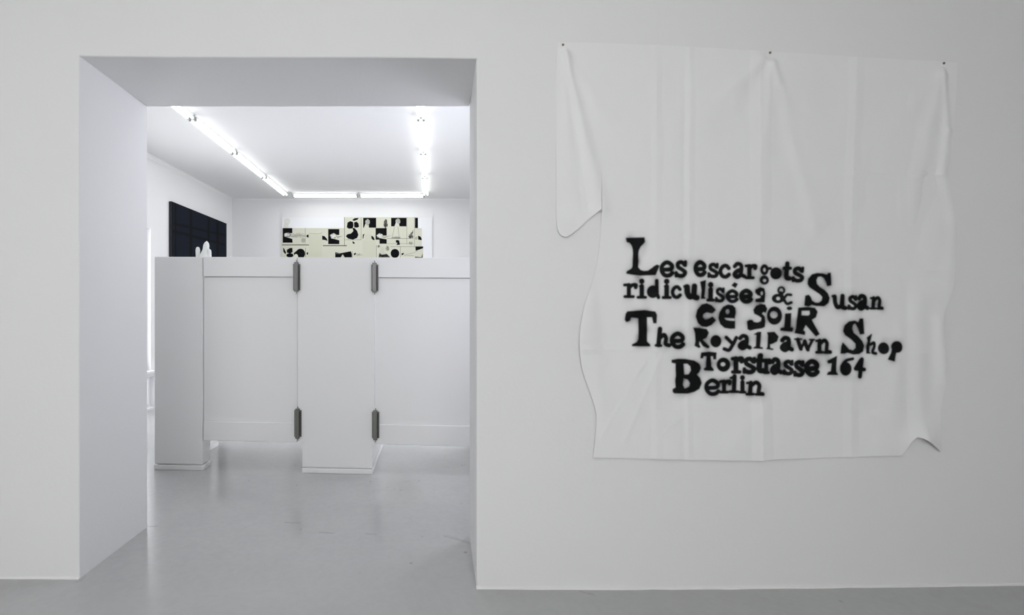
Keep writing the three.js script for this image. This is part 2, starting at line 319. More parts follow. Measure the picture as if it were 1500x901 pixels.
function hinge(parent, px, pyTop, pyBot, mat, name) {
  const Z = pz((px - PX) * 4.42 / F) - 0.004, p = at(px, (pyTop + pyBot) / 2, Z), h = (pyBot - pyTop) * Z / F;
  const oct = (w, d, y, z0 = 0) => [[-w, z0], [-w, z0 + d * 0.7], [-w * 0.7, z0 + d], [w * 0.7, z0 + d], [w, z0 + d * 0.7], [w, z0]].map(([x, z]) => V(x, y, z));
  const b = h / 2;
  const o = part('spring_hinge', loft([oct(0.02, 0.034, -b + 0.022), oct(0.02, 0.034, b - 0.026)]), mat, parent, name);
  o.position.set(p.x - parent.position.x, p.y, p.z - parent.position.z);
  part('barrel_cap', loft([oct(0.0155, 0.028, -b + 0.004, 0.002), oct(0.0175, 0.03, -b + 0.008, 0.001), oct(0.0175, 0.03, -b + 0.0215, 0.001)]), M.steelDark, o);
  part('barrel_cap', loft([oct(0.0175, 0.03, b - 0.0255, 0.001), oct(0.0175, 0.03, b - 0.006, 0.001), oct(0.0155, 0.028, b - 0.002, 0.002)]), mat, o);
  part('leaf', place(rbox(0.062, h - 0.03, 0.004, 0.0015), 0.001, 0, 0.0015), M.steelDark, o);
  part('pin', place(new THREE.CylinderGeometry(0.0035, 0.0035, h + 0.03, 10), 0.002, 0, 0.012), mat, o);
  part('spring_slot', place(rbox(0.005, h - 0.05, 0.026, 0.001), 0.0225, -0.002, 0.013), M.slot, o, 'black slot beside the barrel');
  part('seam', place(rbox(0.004, h - 0.052, 0.003, 0.001), 0.009, -0.002, 0.0345), mat, o);
  return o;
}
function door(label, xl, xr, hinges) {
  const o = thing('cubicle_door', label, 'door', [(xl + xr) / 2, 0, -pz((xl + xr) / 2)]);
  const add = (name, g) => part(name, g.translate(-o.position.x, 0, -o.position.z), M.partition, o);
  const off = (d) => (X) => pz(X) + d;
  const railT = (X) => 1.682 - 0.0108 * (X + 2), railB = (X) => 0.426 - 0.002 * (X + 2);
  add('door_panel', board(xl, xr, (X) => railB(X) - 0.0, (X) => railT(X) - 0.005, off(0.014), 0.011, 0.0015));
  add('door_core', board(xl + 0.004, xr - 0.004, (X) => botY(X) + 0.02, (X) => topY(X) - 0.02, off(0.0255), 0.012));
  add('top_rail', board(xl, xr, railT, (X) => topY(X), pz, 0.025, 0.0015));
  add('bottom_rail', board(xl, xr, botY, railB, pz, 0.025, 0.004));
  for (const h of hinges) hinge(o, ...h);
  return o;
}
door('white hinged cubicle door next to the window gap', -1.992, -1.166, [[434.5, 384, 428, M.steel, 'grey steel spring hinge at the door top'], [436.3, 598, 642.5, M.steelDark, 'dull dark spring hinge at the door foot']]);
door('white hinged cubicle door running behind the doorway edge', -0.4945, 0.354, [[548.8, 385, 429, M.steel, 'grey steel spring hinge at the door top'], [550, 600.5, 644.5, M.steelDark, 'dull dark spring hinge at the door foot']]);

// small white plaster figure standing on the end pier
{
  const o = thing('plaster_figurine', 'small white rounded plaster figurine peeking over the end pier, before the dark painting', 'figurine', [-2.28, topY(-2.3) + 0.0, -5.02]);
  const blob = (prof, sx, sz) => { const g = new THREE.LatheGeometry(new THREE.CatmullRomCurve3(prof.map(([r, y]) => V(r, y, 0))).getPoints(40).map((p) => new THREE.Vector2(Math.max(0, p.x), p.y)), 32); g.scale(sx, 1, sz); return g; };
  const big = blob([[0, 0], [0.055, 0.002], [0.058, 0.03], [0.052, 0.065], [0.04, 0.1], [0.03, 0.13], [0.028, 0.165], [0.02, 0.19], [0, 0.21]], 1, 0.8);
  const p = big.attributes.position; for (let i = 0; i < p.count; i++) { const y = p.getY(i); p.setX(i, p.getX(i) * (y > 0.1 ? 1 : 1) + 0.075 + 0.1 * (y - 0.1)); }
  big.computeVertexNormals();
  part('body', big, M.plaster, o);
  part('side_lobe', blob([[0, 0.03], [0.014, 0.04], [0.02, 0.1], [0.02, 0.125], [0.012, 0.148], [0, 0.153]], 1, 0.9).translate(0.0, 0, 0).rotateZ(0), M.plaster, o);
  part('side_lobe', blob([[0, 0.0], [0.02, 0.005], [0.022, 0.06], [0.018, 0.1], [0, 0.115]], 1, 0.9).translate(0.112, 0.02, 0.01), M.plaster, o);
  part('foot', place(rbox(0.13, 0.05, 0.1, 0.02, 3), 0.02, 0.025, 0), M.plaster, o);
}

// ================================================================ PAINTINGS
function canvasTex(w, h, draw) {
  const c = document.createElement('canvas'); c.width = w; c.height = h; draw(c.getContext('2d'));
  const t = new THREE.CanvasTexture(c); t.colorSpace = THREE.SRGBColorSpace; t.anisotropy = 8; return t;
}
// dark striped painting on the left wall
{
  const Z0 = 7.8, Z1 = 9.7, w = Math.hypot(Z1 - Z0, LW(Z1) - LW(Z0)), yt = 3.055, h = 2.05, th = 0.045;
  const o = thing('striped_painting', 'near-black painting with darker vertical stripes and crossing bands on the side wall', 'painting', [(LW(Z0) + LW(Z1)) / 2 + 0.004, yt - h / 2, -(Z0 + Z1) / 2]);
  o.rotation.y = Math.PI / 2 + Math.atan2(LW(Z1) - LW(Z0), Z1 - Z0) * -1;
  // local x runs from the near edge (left in view) to the far edge
  const tex = canvasTex(1024, 1104, (g) => {
    g.fillStyle = '#0f1521'; g.fillRect(0, 0, 1024, 1104);
    for (let i = 0; i < 1400; i++) { g.fillStyle = `rgba(${20 + rnd() * 14 | 0},${28 + rnd() * 14 | 0},${42 + rnd() * 20 | 0},0.12)`; g.fillRect(rnd() * 1024, rnd() * 1104, 2 + rnd() * 4, 20 + rnd() * 90); }
    const sx = (px) => { const k = -LW(ZB) , Z = (3.905 + 0.342) / ((PX - px) / F + 0.034); return (Z - Z0) / (Z1 - Z0) * 1024; };
    g.fillStyle = 'rgba(2,3,5,0.92)';
    for (const [a, b] of [[247, 248.6], [251, 253.4], [273.2, 277], [299.5, 303], [313, 316.4]]) g.fillRect(sx(a), 0, sx(b) - sx(a), 1104);
    g.fillStyle = 'rgba(26,46,48,0.5)'; g.fillRect(sx(249.2), 0, 8, 1104);
    for (const [y0, y1, hh] of [[165, 110, 22], [225, 205, 26]]) { g.fillStyle = 'rgba(3,4,7,0.7)'; g.beginPath(); g.moveTo(0, y0); g.lineTo(1024, y1); g.lineTo(1024, y1 + hh); g.lineTo(0, y0 + hh); g.fill(); }
  });
  const mat = new THREE.MeshPhysicalMaterial({ name: 'dark matt paint', map: tex, roughness: 0.7, specularIntensity: 0.2 });
  part('canvas', rbox(w, h, th, 0.004), new THREE.MeshStandardMaterial({ name: 'black canvas edge', color: new THREE.Color().setRGB(0.008, 0.01, 0.012), roughness: 0.7 }), o).position.z = th / 2;
  part('painted_face', new THREE.BoxGeometry(w - 0.006, h - 0.006, 0.002), mat, o).position.z = th + 0.0005;
}
// cut-up comic painting on the end wall
{
  const Z = ZB - 0.042, X0 = (413 - PX) * Z / F, X1 = (633 - PX) * Z / F, yt = EYE + (PY - 318) * Z / F, w = X1 - X0, h = 1.95, th = 0.04;
  const o = thing('panel_painting', 'wide white canvas with cut-up black and cream comic-style panels on the end wall', 'painting', [(X0 + X1) / 2, yt - h / 2, -ZB + 0.0]);
  const S = 2048 / 220, HH = Math.round(2048 * h / w);
  const tex = canvasTex(2048, HH, (g) => {
    g.fillStyle = '#e9eaec'; g.fillRect(0, 0, 2048, HH);
    const CREAM = '#d0d0bf', PALE = '#d3d3bd', INK = '#0a0b0e';
    const X = (px) => (px - 413) * S, Y = (py) => (py - 318) * S;
    const R = (c, a, b, x, y) => { g.fillStyle = c; g.fillRect(X(a), Y(b), (x - a) * S, (y - b) * S); };
    const P = (c, pts) => { g.fillStyle = c; g.beginPath(); pts.forEach(([x, y], i) => (i ? g.lineTo(X(x), Y(y)) : g.moveTo(X(x), Y(y)))); g.closePath(); g.fill(); };
    const E = (c, x, y, rx, ry, a = 0) => { g.fillStyle = c; g.beginPath(); g.ellipse(X(x), Y(y), rx * S, ry * S, a, 0, 7); g.fill(); };
    const K = (pts, w = 0.35, c = 'rgba(30,30,32,0.8)') => { g.strokeStyle = c; g.lineWidth = w * S; g.beginPath(); pts.forEach(([x, y], i) => (i ? g.lineTo(X(x), Y(y)) : g.moveTo(X(x), Y(y)))); g.stroke(); };
    const scrib = (x, y, rx, ry, n, c, wd = 0.3) => { g.strokeStyle = c; g.lineWidth = wd * S; for (let i = 0; i < n; i++) { const a = rnd() * 7, b = a + 1 + rnd() * 2; g.beginPath(); g.moveTo(X(x + rx * Math.cos(a)), Y(y + ry * Math.sin(a))); g.quadraticCurveTo(X(x + rx * (rnd() - 0.5)), Y(y + ry * (rnd() - 0.5)), X(x + rx * Math.cos(b)), Y(y + ry * Math.sin(b))); g.stroke(); } };
    // cream ground of the pasted panels
    R(CREAM, 413, 334, 521, 420); R(CREAM, 504, 318, 612, 420); R(CREAM, 612, 334, 618, 362); R(CREAM, 600, 361, 620, 420);
    E('rgba(205,205,188,0.55)', 420.5, 324.5, 4.2, 5, 0.4); E('rgba(205,205,188,0.55)', 419, 331, 3.6, 4.5, 0.2);
    // upper left panels
    R(INK, 414, 334, 428, 341.5); P(INK, [[414, 345.5], [428, 350], [428.5, 355.5], [414, 355.5]]); R(INK, 414, 341, 420, 346);
    P('#8e8f88', [[416, 342], [423, 340.5], [427, 343.5], [424, 347.5], [418, 347]]); scrib(420, 344, 4, 3, 16, 'rgba(225,225,215,0.9)', 0.45);
    scrib(437, 345, 11, 4, 14, 'rgba(110,110,104,0.5)'); P('rgba(150,150,142,0.7)', [[425, 345], [436, 344], [446, 342], [434, 347], [426, 347.5]]); E('rgba(150,150,140,0.7)', 444, 352, 3, 3.5);
    K([[447, 334], [447, 357]], 0.6, 'rgba(120,120,110,0.7)'); K([[413, 358.8], [453, 358.8]], 1.0, '#1a1612'); K([[473, 359.8], [508, 359.8]], 1.1, '#1a1612');
    P(INK, [[448.5, 346], [450, 343.5], [452, 344], [451.8, 348], [449.5, 347.5]]); K([[452, 342], [466, 342.5], [472, 341]], 0.25);
    R('#cccdb9', 452.4, 343.5, 471.5, 376);
    P(INK, [[471.8, 345], [475.5, 346], [478.5, 349.5], [480, 353], [476, 351.5], [472, 351]]);
    R(INK, 481, 335.5, 497, 344); P(INK, [[481, 349], [488, 349.5], [497, 352], [497, 357.5], [481, 357.5]]); R(INK, 481, 342, 485, 350);
    P('#93958e', [[483, 344], [489, 341], [494, 345], [491, 349.5], [485, 348]]); scrib(488.5, 345.5, 4.5, 3.4, 18, 'rgba(225,225,215,0.9)', 0.45);
    P('rgba(150,150,142,0.7)', [[493, 346], [502, 345.5], [494, 349.5]]); K([[480.8, 335], [480.8, 358]], 0.3);
    // tall panel with the big black leaf-and-gourd shapes
    K([[504.5, 318], [504.5, 359.5]], 0.5, '#2c2c2c'); K([[529, 318], [529, 351]], 0.35); K([[505, 351.2], [529, 351.2]], 0.35);
    P(INK, [[508, 333], [509, 326], [513, 323.8], [517, 325], [518, 330], [516.5, 334.5], [511, 335]]); P(INK, [[518.5, 326], [522, 324.5], [525, 327], [526, 332], [523, 333.5], [519, 333]]);
    P(INK, [[516, 322], [519.5, 319.5], [525.5, 319], [524, 321.5], [518.5, 323.5]]); K([[517.8, 324], [518, 331]], 0.45, '#d0d0bf');
    P(INK, [[516.5, 334], [519, 333.5], [523, 338], [525, 344], [523, 348.5], [517, 351], [510, 349.5], [506.5, 346], [509, 343], [514, 342], [517.5, 338.5]]);
    P(INK, [[516, 353.5], [518, 354], [520, 356], [518, 357.5], [516.4, 355.5]]);
    // bottom left
    P(INK, [[414.5, 363], [416, 364], [419, 370], [418, 372.5], [415, 369]]); P(INK, [[420, 366], [424, 363.5], [428, 363], [428.5, 369], [425, 371.5], [420, 370]]);
    E(INK, 424.5, 374, 5.2, 3); E(INK, 440, 371.5, 6.8, 7.2); P(INK, [[430, 371], [437, 365], [438, 372], [431, 374]]); E('#dedcc9', 433.5, 377, 3.2, 5);
    K([[447.4, 363], [447.4, 420]], 0.4); P(INK, [[449, 370], [451.5, 369.5], [451, 373], [449.2, 373]]);
    P(INK, [[491, 369.5], [498, 371], [514, 368], [515.5, 372], [515.5, 377], [505, 377], [502, 372.5], [499, 377], [491, 377]]); R('rgba(120,122,116,0.9)', 492, 371.2, 498, 372);
    P(INK, [[518.3, 371.5], [521, 370], [521.5, 372], [519.5, 374], [518.3, 373.5]]); scrib(526, 373, 6, 2.5, 8, 'rgba(120,120,112,0.6)'); K([[516.3, 368], [516.3, 420]], 0.35);
    // upper right panels
    R(INK, 532, 319, 551, 333.5); P(CREAM, [[533, 333.6], [535.5, 327], [540, 329.5], [540.5, 333.6]]); scrib(538.5, 325, 3.4, 4.2, 22, 'rgba(200,200,190,0.9)', 0.5); P('#a5a69d', [[535.5, 326], [539, 322], [541.5, 325], [538, 331]]);
    scrib(565, 328, 3.2, 6, 26, 'rgba(50,50,48,0.9)', 0.45); E('rgba(60,60,58,0.75)', 565.3, 322.5, 1.4, 1.6); E('rgba(60,60,58,0.6)', 564.5, 327.5, 1.6, 1.5);
    R(INK, 573, 319, 595.5, 331.5); P(CREAM, [[577.5, 332], [580, 326], [584.5, 327], [585.5, 332]]); scrib(583, 324, 3.6, 4, 22, 'rgba(200,200,190,0.9)', 0.5); P('#a5a69d', [[580.5, 324], [584, 321], [586.5, 325], [583, 328]]);
    K([[596, 318], [596, 358]], 0.35); K([[607.3, 318], [607.3, 362]], 0.35); R(INK, 608, 319, 612.3, 334);
    P(INK, [[531.5, 343.5], [534, 342.3], [532.8, 346], [532.4, 349.5], [531.3, 349]]); P(INK, [[544, 345], [547, 346.8], [549, 351], [547, 351.8], [544.2, 349.5]]);
    R('#cccdb9', 534.5, 342.8, 543.5, 351); R(INK, 550.2, 334, 566.5, 345); P(INK, [[550.2, 344], [557, 349], [566.5, 350.5], [566.5, 356.7], [556, 356.7], [556, 351], [550.2, 351]]);
    P('#93958e', [[551.5, 344.5], [556, 341.5], [561, 344], [562, 347.5], [556, 349]]); scrib(556.5, 345.3, 4.5, 3.4, 20, 'rgba(225,225,215,0.9)', 0.45); P('rgba(150,150,142,0.7)', [[561, 347], [574, 344.5], [563, 349]]);
    K([[578, 332], [574.5, 348]], 0.3); K([[583, 332], [585, 350]], 0.35); scrib(580, 348, 7, 1.6, 18, 'rgba(110,110,104,0.6)'); K([[566.8, 349.3], [606, 349.3]], 0.4); K([[556, 356.9], [606, 356.7]], 0.25);
    P(INK, [[580, 352], [582, 351.3], [585, 352.5], [585.2, 354.5], [586, 358.5], [580.5, 358.8], [582.5, 356], [580, 355]]);
    scrib(602, 346, 3.8, 3.2, 22, 'rgba(45,45,43,0.85)', 0.4); P('rgba(50,50,48,0.8)', [[601, 342], [604, 339.5], [605.5, 336], [605, 342], [602.5, 343]]); scrib(602, 356, 3.2, 2.4, 16, 'rgba(120,120,112,0.7)');
    P(INK, [[612.5, 345], [616, 346.5], [618, 350], [617.5, 351.8], [612.7, 350.8]]); E('rgba(150,150,140,0.6)', 609.8, 348.8, 2, 2.2);
    // lower right
    R('#cbccb9', 531, 352, 550.5, 376.5); K([[551.3, 359], [551.3, 420]], 0.4); P('#55564f', [[554.5, 377], [556, 370], [559, 373], [563, 373.5], [566, 371.5], [571, 376], [571.5, 377]]); scrib(562, 374.5, 7, 2.4, 26, 'rgba(25,25,24,0.9)', 0.4);
    E('#c9c9ba', 560, 367, 3.6, 6); scrib(555, 361, 2, 2, 12, 'rgba(60,60,58,0.8)'); scrib(567.5, 364, 3, 4, 18, 'rgba(90,90,86,0.7)');
    E(INK, 578.6, 371.2, 6.3, 6.6); K([[572, 361.4], [608, 361.4]], 0.3); K([[586.5, 361], [586.5, 420]], 0.35);
    P(INK, [[588, 371.5], [591.8, 370], [591, 373], [588.5, 374]]); K([[592, 373.5], [605, 370.5], [612, 367.5]], 0.25); K([[592, 374], [606, 374.5]], 0.25);
    P(INK, [[608.5, 361], [620, 361], [620, 363.5], [609, 367.5]]); P(INK, [[608, 376], [617.5, 376.8], [619, 371], [619, 378], [608, 378]]);
    // the part hidden behind the partition: more of the same plain blocks
    for (let i = 0; i < 14; i++) { const x = 414 + rnd() * 190, y = 384 + rnd() * 70; R(rnd() > 0.4 ? INK : '#c9c9b6', x, y, x + 6 + rnd() * 14, y + 6 + rnd() * 12); }
  });
  part('canvas', rbox(w, h, th - 0.002, 0.004), new THREE.MeshStandardMaterial({ name: 'primed canvas edge', color: new THREE.Color().setRGB(0.74, 0.74, 0.73), roughness: 0.8 }), o).position.z = th / 2;
  const face = part('painted_face', new THREE.PlaneGeometry(w - 0.004, h - 0.004), new THREE.MeshPhysicalMaterial({ name: 'painted comic panels', map: tex, roughness: 0.85, specularIntensity: 0.25 }), o);
  face.position.z = th + 0.0012;
}

// ================================================================ SHEET WITH SPRAYED LETTERING
const SX0 = 795, SY0 = 45, SW = 640, TS = 2048, K2 = TS / SW;
function letteringTexture() {
  const cv = document.createElement('canvas'); cv.width = cv.height = TS; const g = cv.getContext('2d');
  g.fillStyle = '#fff'; g.fillRect(0, 0, TS, TS); g.lineJoin = 'round'; g.lineCap = 'round';
  let bx = 0, by = 0, bs = 1;                                           // block: origin and scale of a set of traced points
  const block = (x, y, s) => { bx = x; by = y; bs = s; };
  const U = (x) => (bx + x / bs - SX0) * K2, W = (y) => (by + y / bs - SY0) * K2;
  const poly = (pts, c = '#000', soft = 1.1) => { g.fillStyle = g.strokeStyle = c; g.lineWidth = soft * K2; g.beginPath(); pts.forEach(([x, y], i) => (i ? g.lineTo(U(x), W(y)) : g.moveTo(U(x), W(y)))); g.closePath(); g.fill(); if (c === '#000') g.stroke(); };
  const oval = (x, y, rx, ry, c = '#000') => { g.fillStyle = c; g.beginPath(); g.ellipse(U(x), W(y), rx / bs * K2, ry / bs * K2, 0, 0, 7); g.fill(); };
  const hole = (pts) => poly(pts, '#fff');
  const stroke = (pts, w, smooth = true) => {                           // w in photo pixels
    g.strokeStyle = '#000'; g.lineWidth = w * K2; g.beginPath();
    const q = smooth && pts.length > 2 ? new THREE.CatmullRomCurve3(pts.map(([x, y]) => V(U(x), W(y), 0)), false, 'centripetal').getPoints(40).map((p) => [p.x, p.y]) : pts.map(([x, y]) => [U(x), W(y)]);
    q.forEach(([x, y], i) => (i ? g.lineTo(x, y) : g.moveTo(x, y))); g.stroke();
  };
  // small letters in a unit box: [width of stroke relative to the usual, points, smooth?]
  const G = {
    e: [[1, [[0.2, 0.56], [0.82, 0.5], [0.86, 0.3], [0.52, 0.1], [0.17, 0.3], [0.13, 0.62], [0.38, 0.9], [0.7, 0.9], [0.9, 0.76]], true]],
    s: [[1, [[0.8, 0.28], [0.55, 0.12], [0.26, 0.2], [0.28, 0.4], [0.6, 0.55], [0.84, 0.7], [0.72, 0.88], [0.4, 0.91], [0.16, 0.82]], true], [0.8, [[0.87, 0.1], [0.85, 0.32]]], [0.8, [[0.13, 0.72], [0.12, 0.92]]]],
    a: [[1, [[0.16, 0.26], [0.36, 0.1], [0.62, 0.16], [0.68, 0.4], [0.66, 0.75], [0.9, 0.88]], true], [1.15, [[0.64, 0.48], [0.34, 0.56], [0.16, 0.76], [0.34, 0.9], [0.62, 0.78]], true]],
    r: [[1.1, [[0.4, 0.14], [0.4, 0.88]]], [0.8, [[0.12, 0.92], [0.72, 0.92]]], [0.8, [[0.1, 0.14], [0.4, 0.12]]], [1, [[0.42, 0.32], [0.62, 0.16], [0.9, 0.14], [0.88, 0.3]], true]],
    i: [[1.2, [[0.5, 0.36], [0.5, 0.88]]], [0.8, [[0.14, 0.93], [0.86, 0.93]]], [1.35, [[0.5, 0.1], [0.5, 0.11]]], [0.6, [[0.32, 0.36], [0.5, 0.36]]]],
    c: [[1.05, [[0.84, 0.3], [0.62, 0.12], [0.34, 0.18], [0.14, 0.5], [0.3, 0.84], [0.6, 0.9], [0.86, 0.74]], true]],
    t: [[1.2, [[0.5, 0.06], [0.42, 0.5], [0.46, 0.86], [0.8, 0.88]], true], [0.9, [[0.1, 0.32], [0.88, 0.32]]]],
    u: [[1.15, [[0.2, 0.15], [0.25, 0.6], [0.4, 0.86], [0.68, 0.78]], true], [1.15, [[0.74, 0.1], [0.74, 0.86], [0.92, 0.92]]], [0.7, [[0.06, 0.12], [0.2, 0.12]]]],
    n: [[1.1, [[0.3, 0.14], [0.26, 0.88]]], [1, [[0.34, 0.32], [0.6, 0.12], [0.74, 0.3], [0.72, 0.84], [0.92, 0.9]], true], [0.75, [[0.08, 0.92], [0.44, 0.92]]], [0.75, [[0.58, 0.93], [0.95, 0.94]]], [0.7, [[0.1, 0.16], [0.3, 0.13]]]],
    h: [[1.15, [[0.34, 0.08], [0.24, 0.9]]], [1, [[0.32, 0.55], [0.6, 0.38], [0.72, 0.55], [0.7, 0.85], [0.92, 0.92]], true], [0.7, [[0.08, 0.92], [0.4, 0.93]]]],
    l: [[1.2, [[0.56, 0.06], [0.5, 0.88]]], [0.8, [[0.12, 0.92], [0.9, 0.93]]], [0.7, [[0.2, 0.16], [0.5, 0.1]]]],
  };
  const put = (ch, x0, x1, y0, y1, w) => { block(x0, y0, 1); const a = x1 - x0, b = y1 - y0; for (const [k, pts, sm] of G[ch]) stroke(pts.map(([x, y]) => [x * a, y * b]), w * k * 1.15, sm); };
  // --- line 1
  block(900, 335, 8.193);
  poly([[130, 115], [345, 110], [350, 160], [325, 190], [300, 215], [278, 260], [272, 300], [270, 465], [300, 500], [340, 512], [390, 508], [430, 480], [465, 450], [490, 437], [518, 448], [475, 555], [300, 560], [200, 550], [135, 538], [140, 515], [185, 490], [205, 470], [210, 440], [215, 300], [212, 250], [200, 205], [175, 170], [140, 160]]);
  put('e', 964.4, 984.4, 382.2, 405.8, 5.6); put('s', 985.6, 1003.4, 381.2, 406.6, 5.4);
  put('e', 1013.8, 1030.8, 382, 404.8, 5.8); put('s', 1033, 1049.8, 385, 407, 4.9); put('c', 1049.6, 1067, 387, 407.6, 5); put('a', 1069.6, 1089.2, 384.2, 408, 5.2); put('r', 1087.6, 1104.4, 386.6, 408.8, 5);
  block(1040, 365, 8.193); oval(622, 248, 54, 66); oval(622, 372, 60, 56); oval(622, 250, 17, 24, '#fff'); oval(622, 377, 22, 18, '#fff'); stroke([[650, 235], [700, 232]], 4.4); oval(768, 290, 73, 73);
  put('t', 1144.6, 1156.6, 384.4, 411, 5); put('s', 1157.2, 1176, 390.4, 413, 5.4);
  // --- line 2
  put('r', 911.6, 932.2, 414.6, 436.4, 5); put('i', 931, 946, 409.2, 437.6, 5);
  block(900, 335, 8.193); oval(445, 758, 72, 76); stroke([[490, 625], [492, 780], [510, 825]], 5.6, false);
  put('i', 967.2, 981.4, 409.4, 438, 5.2); put('c', 980.6, 995.8, 418.2, 437.4, 4.6); put('u', 999.2, 1019.6, 417.4, 437.8, 6.4);
  block(900, 335, 8.193); poly([[1008, 640], [1070, 622], [1060, 740], [1052, 820], [1070, 838], [1018, 840], [1024, 740]]);
  put('i', 1032.2, 1043.6, 414.4, 441.6, 5.2); put('s', 1044.4, 1058.6, 420.8, 442.8, 4.4); put('e', 1060.4, 1078.2, 424.4, 443, 4.8); put('e', 1080.6, 1098.2, 424, 443.4, 5.8);
  block(1040, 365, 8.193); poly([[235, 435], [268, 402], [303, 420], [278, 463]]);
  poly([[515, 490], [570, 462], [618, 475], [630, 530], [622, 636], [518, 632], [518, 602], [575, 590], [580, 565], [540, 550], [515, 520]]); oval(588, 530, 14, 24, '#fff');
  oval(835, 495, 50, 50); oval(795, 592, 77, 58); oval(835, 493, 22, 24, '#fff'); oval(797, 593, 24, 21, '#fff'); stroke([[830, 520], [872, 610], [905, 655], [958, 640]], 4.4); stroke([[955, 548], [905, 548], [872, 590], [860, 615]], 4.2);
  block(1160, 385, 6.006);
  poly([[330, 88], [335, 195], [300, 203], [290, 165], [272, 130], [245, 117], [215, 122], [202, 150], [206, 185], [232, 213], [275, 240], [305, 270], [320, 310], [310, 350], [272, 380], [200, 378], [160, 366], [135, 382], [99, 375], [106, 290], [135, 282], [152, 300], [165, 335], [195, 352], [228, 352], [252, 333], [258, 300], [235, 275], [190, 245], [142, 212], [127, 185], [132, 142], [165, 102], [210, 90], [260, 94], [298, 106], [310, 88]], '#000', 0.8);
  put('u', 1216.6, 1238, 431.2, 453, 5); put('s', 1239.4, 1253.8, 432, 454, 4.8); put('a', 1254, 1271.2, 431.2, 454, 5.6); put('n', 1272.4, 1293, 433.6, 453.4, 4.4);
  // --- line 3
  block(1000, 430, 7.143);
  poly([[325, 172], [280, 125], [230, 103], [180, 117], [133, 172], [118, 240], [142, 308], [182, 342], [230, 350], [280, 328], [328, 280], [292, 242], [252, 268], [215, 277], [188, 250], [193, 215], [230, 193], [270, 203], [290, 205]], '#000', 0.7);
  poly([[530, 150], [500, 122], [450, 117], [402, 142], [367, 200], [357, 260], [377, 318], [420, 358], [480, 368], [530, 366], [530, 290], [525, 262], [535, 200]], '#000', 0.7); oval(450, 190, 21, 26, '#fff'); hole([[418, 256], [470, 258], [522, 262], [528, 286], [480, 284], [440, 276]]);
  poly([[860, 160], [835, 117], [790, 112], [742, 132], [717, 170], [727, 210], [770, 232], [800, 255], [792, 290], [760, 305], [725, 300], [705, 277], [680, 277], [657, 292], [664, 373], [690, 386], [740, 373], [800, 363], [833, 348], [838, 290], [833, 242], [800, 210], [820, 190], [845, 200]], '#000', 0.7);
  oval(940, 231, 82, 96); oval(934, 222, 41, 37, '#fff'); oval(1100, 155, 30, 21);
  poly([[1055, 212], [1118, 207], [1108, 355], [1136, 360], [1128, 398], [1002, 386], [1007, 362], [1045, 358]], '#000', 0.7);
  poly([[1195, 150], [1290, 142], [1370, 152], [1396, 190], [1378, 248], [1333, 275], [1413, 425], [1375, 448], [1268, 325], [1242, 385], [1263, 402], [1258, 433], [1152, 413], [1167, 370], [1182, 250]], '#000', 0.7); poly([[1230, 182], [1312, 180], [1315, 215], [1300, 230], [1228, 228]], '#fff');
  // --- line 4
  block(900, 440, 5.633);
  poly([[100, 92], [240, 82], [325, 94], [338, 120], [333, 188], [310, 188], [300, 138], [257, 138], [257, 340], [283, 365], [283, 378], [137, 376], [137, 364], [177, 345], [190, 320], [190, 145], [130, 140], [118, 168], [92, 178], [80, 160], [87, 112]], '#000', 0.7);
  put('h', 956.6, 980, 479.6, 508.2, 5.4); put('e', 979.6, 1000.4, 486.4, 510, 5.8);
  block(1000, 430, 7.143);
  poly([[94, 358], [230, 372], [253, 410], [228, 460], [187, 482], [263, 555], [248, 573], [195, 548], [158, 490], [153, 530], [168, 560], [150, 568], [108, 545], [117, 500], [112, 410]], '#000', 0.8); oval(330, 499, 59, 65);
  stroke([[440, 460], [500, 520]], 5.6); stroke([[545, 462], [505, 540], [465, 592], [418, 580]], 5.6); put('a', 1078.6, 1097.8, 490, 512, 5.4); block(1000, 430, 7.143);
  poly([[765, 403], [795, 403], [785, 560], [812, 566], [810, 578], [718, 573], [747, 550], [752, 432], [727, 427]], '#000', 0.8);
  poly([[862, 408], [940, 403], [983, 450], [968, 500], [920, 525], [893, 530], [893, 570], [928, 580], [923, 590], [852, 580], [867, 560], [872, 440]], '#000', 0.8);
  put('a', 1140.2, 1158.8, 493, 514.6, 5.8); block(1000, 430, 7.143);
  stroke([[1185, 482], [1215, 580]], 6); stroke([[1215, 580], [1258, 505]], 4.4); stroke([[1258, 500], [1288, 588]], 6); stroke([[1288, 588], [1338, 488]], 4.4); stroke([[1155, 478], [1225, 478]], 2.8); stroke([[1310, 484], [1358, 484]], 2.8);
  put('n', 1190.8, 1215, 496, 518, 5);
  block(1160, 385, 6.006);
  poly([[590, 492], [618, 492], [628, 625], [592, 630], [577, 580], [545, 532], [522, 545], [512, 580], [527, 618], [570, 648], [608, 690], [626, 730], [613, 780], [575, 803], [520, 806], [470, 790], [450, 798], [412, 798], [422, 740], [435, 703], [460, 730], [485, 763], [520, 773], [548, 750], [548, 712], [510, 677], [457, 635], [440, 600], [452, 552], [490, 517], [540, 510], [575, 526]], '#000', 0.8);
  poly([[695, 630], [672, 720], [668, 785], [680, 797], [645, 797], [650, 740], [662, 690], [655, 660]], '#000', 1.4); stroke([[685, 720], [715, 705], [718, 740], [700, 790], [730, 800]], 4.6); oval(800, 754, 50, 53); oval(915, 742, 50, 52); poly([[885, 720], [905, 780], [893, 868], [840, 852], [862, 800]]);
  // --- lines 5 and 6
  block(970, 510, 9.375);
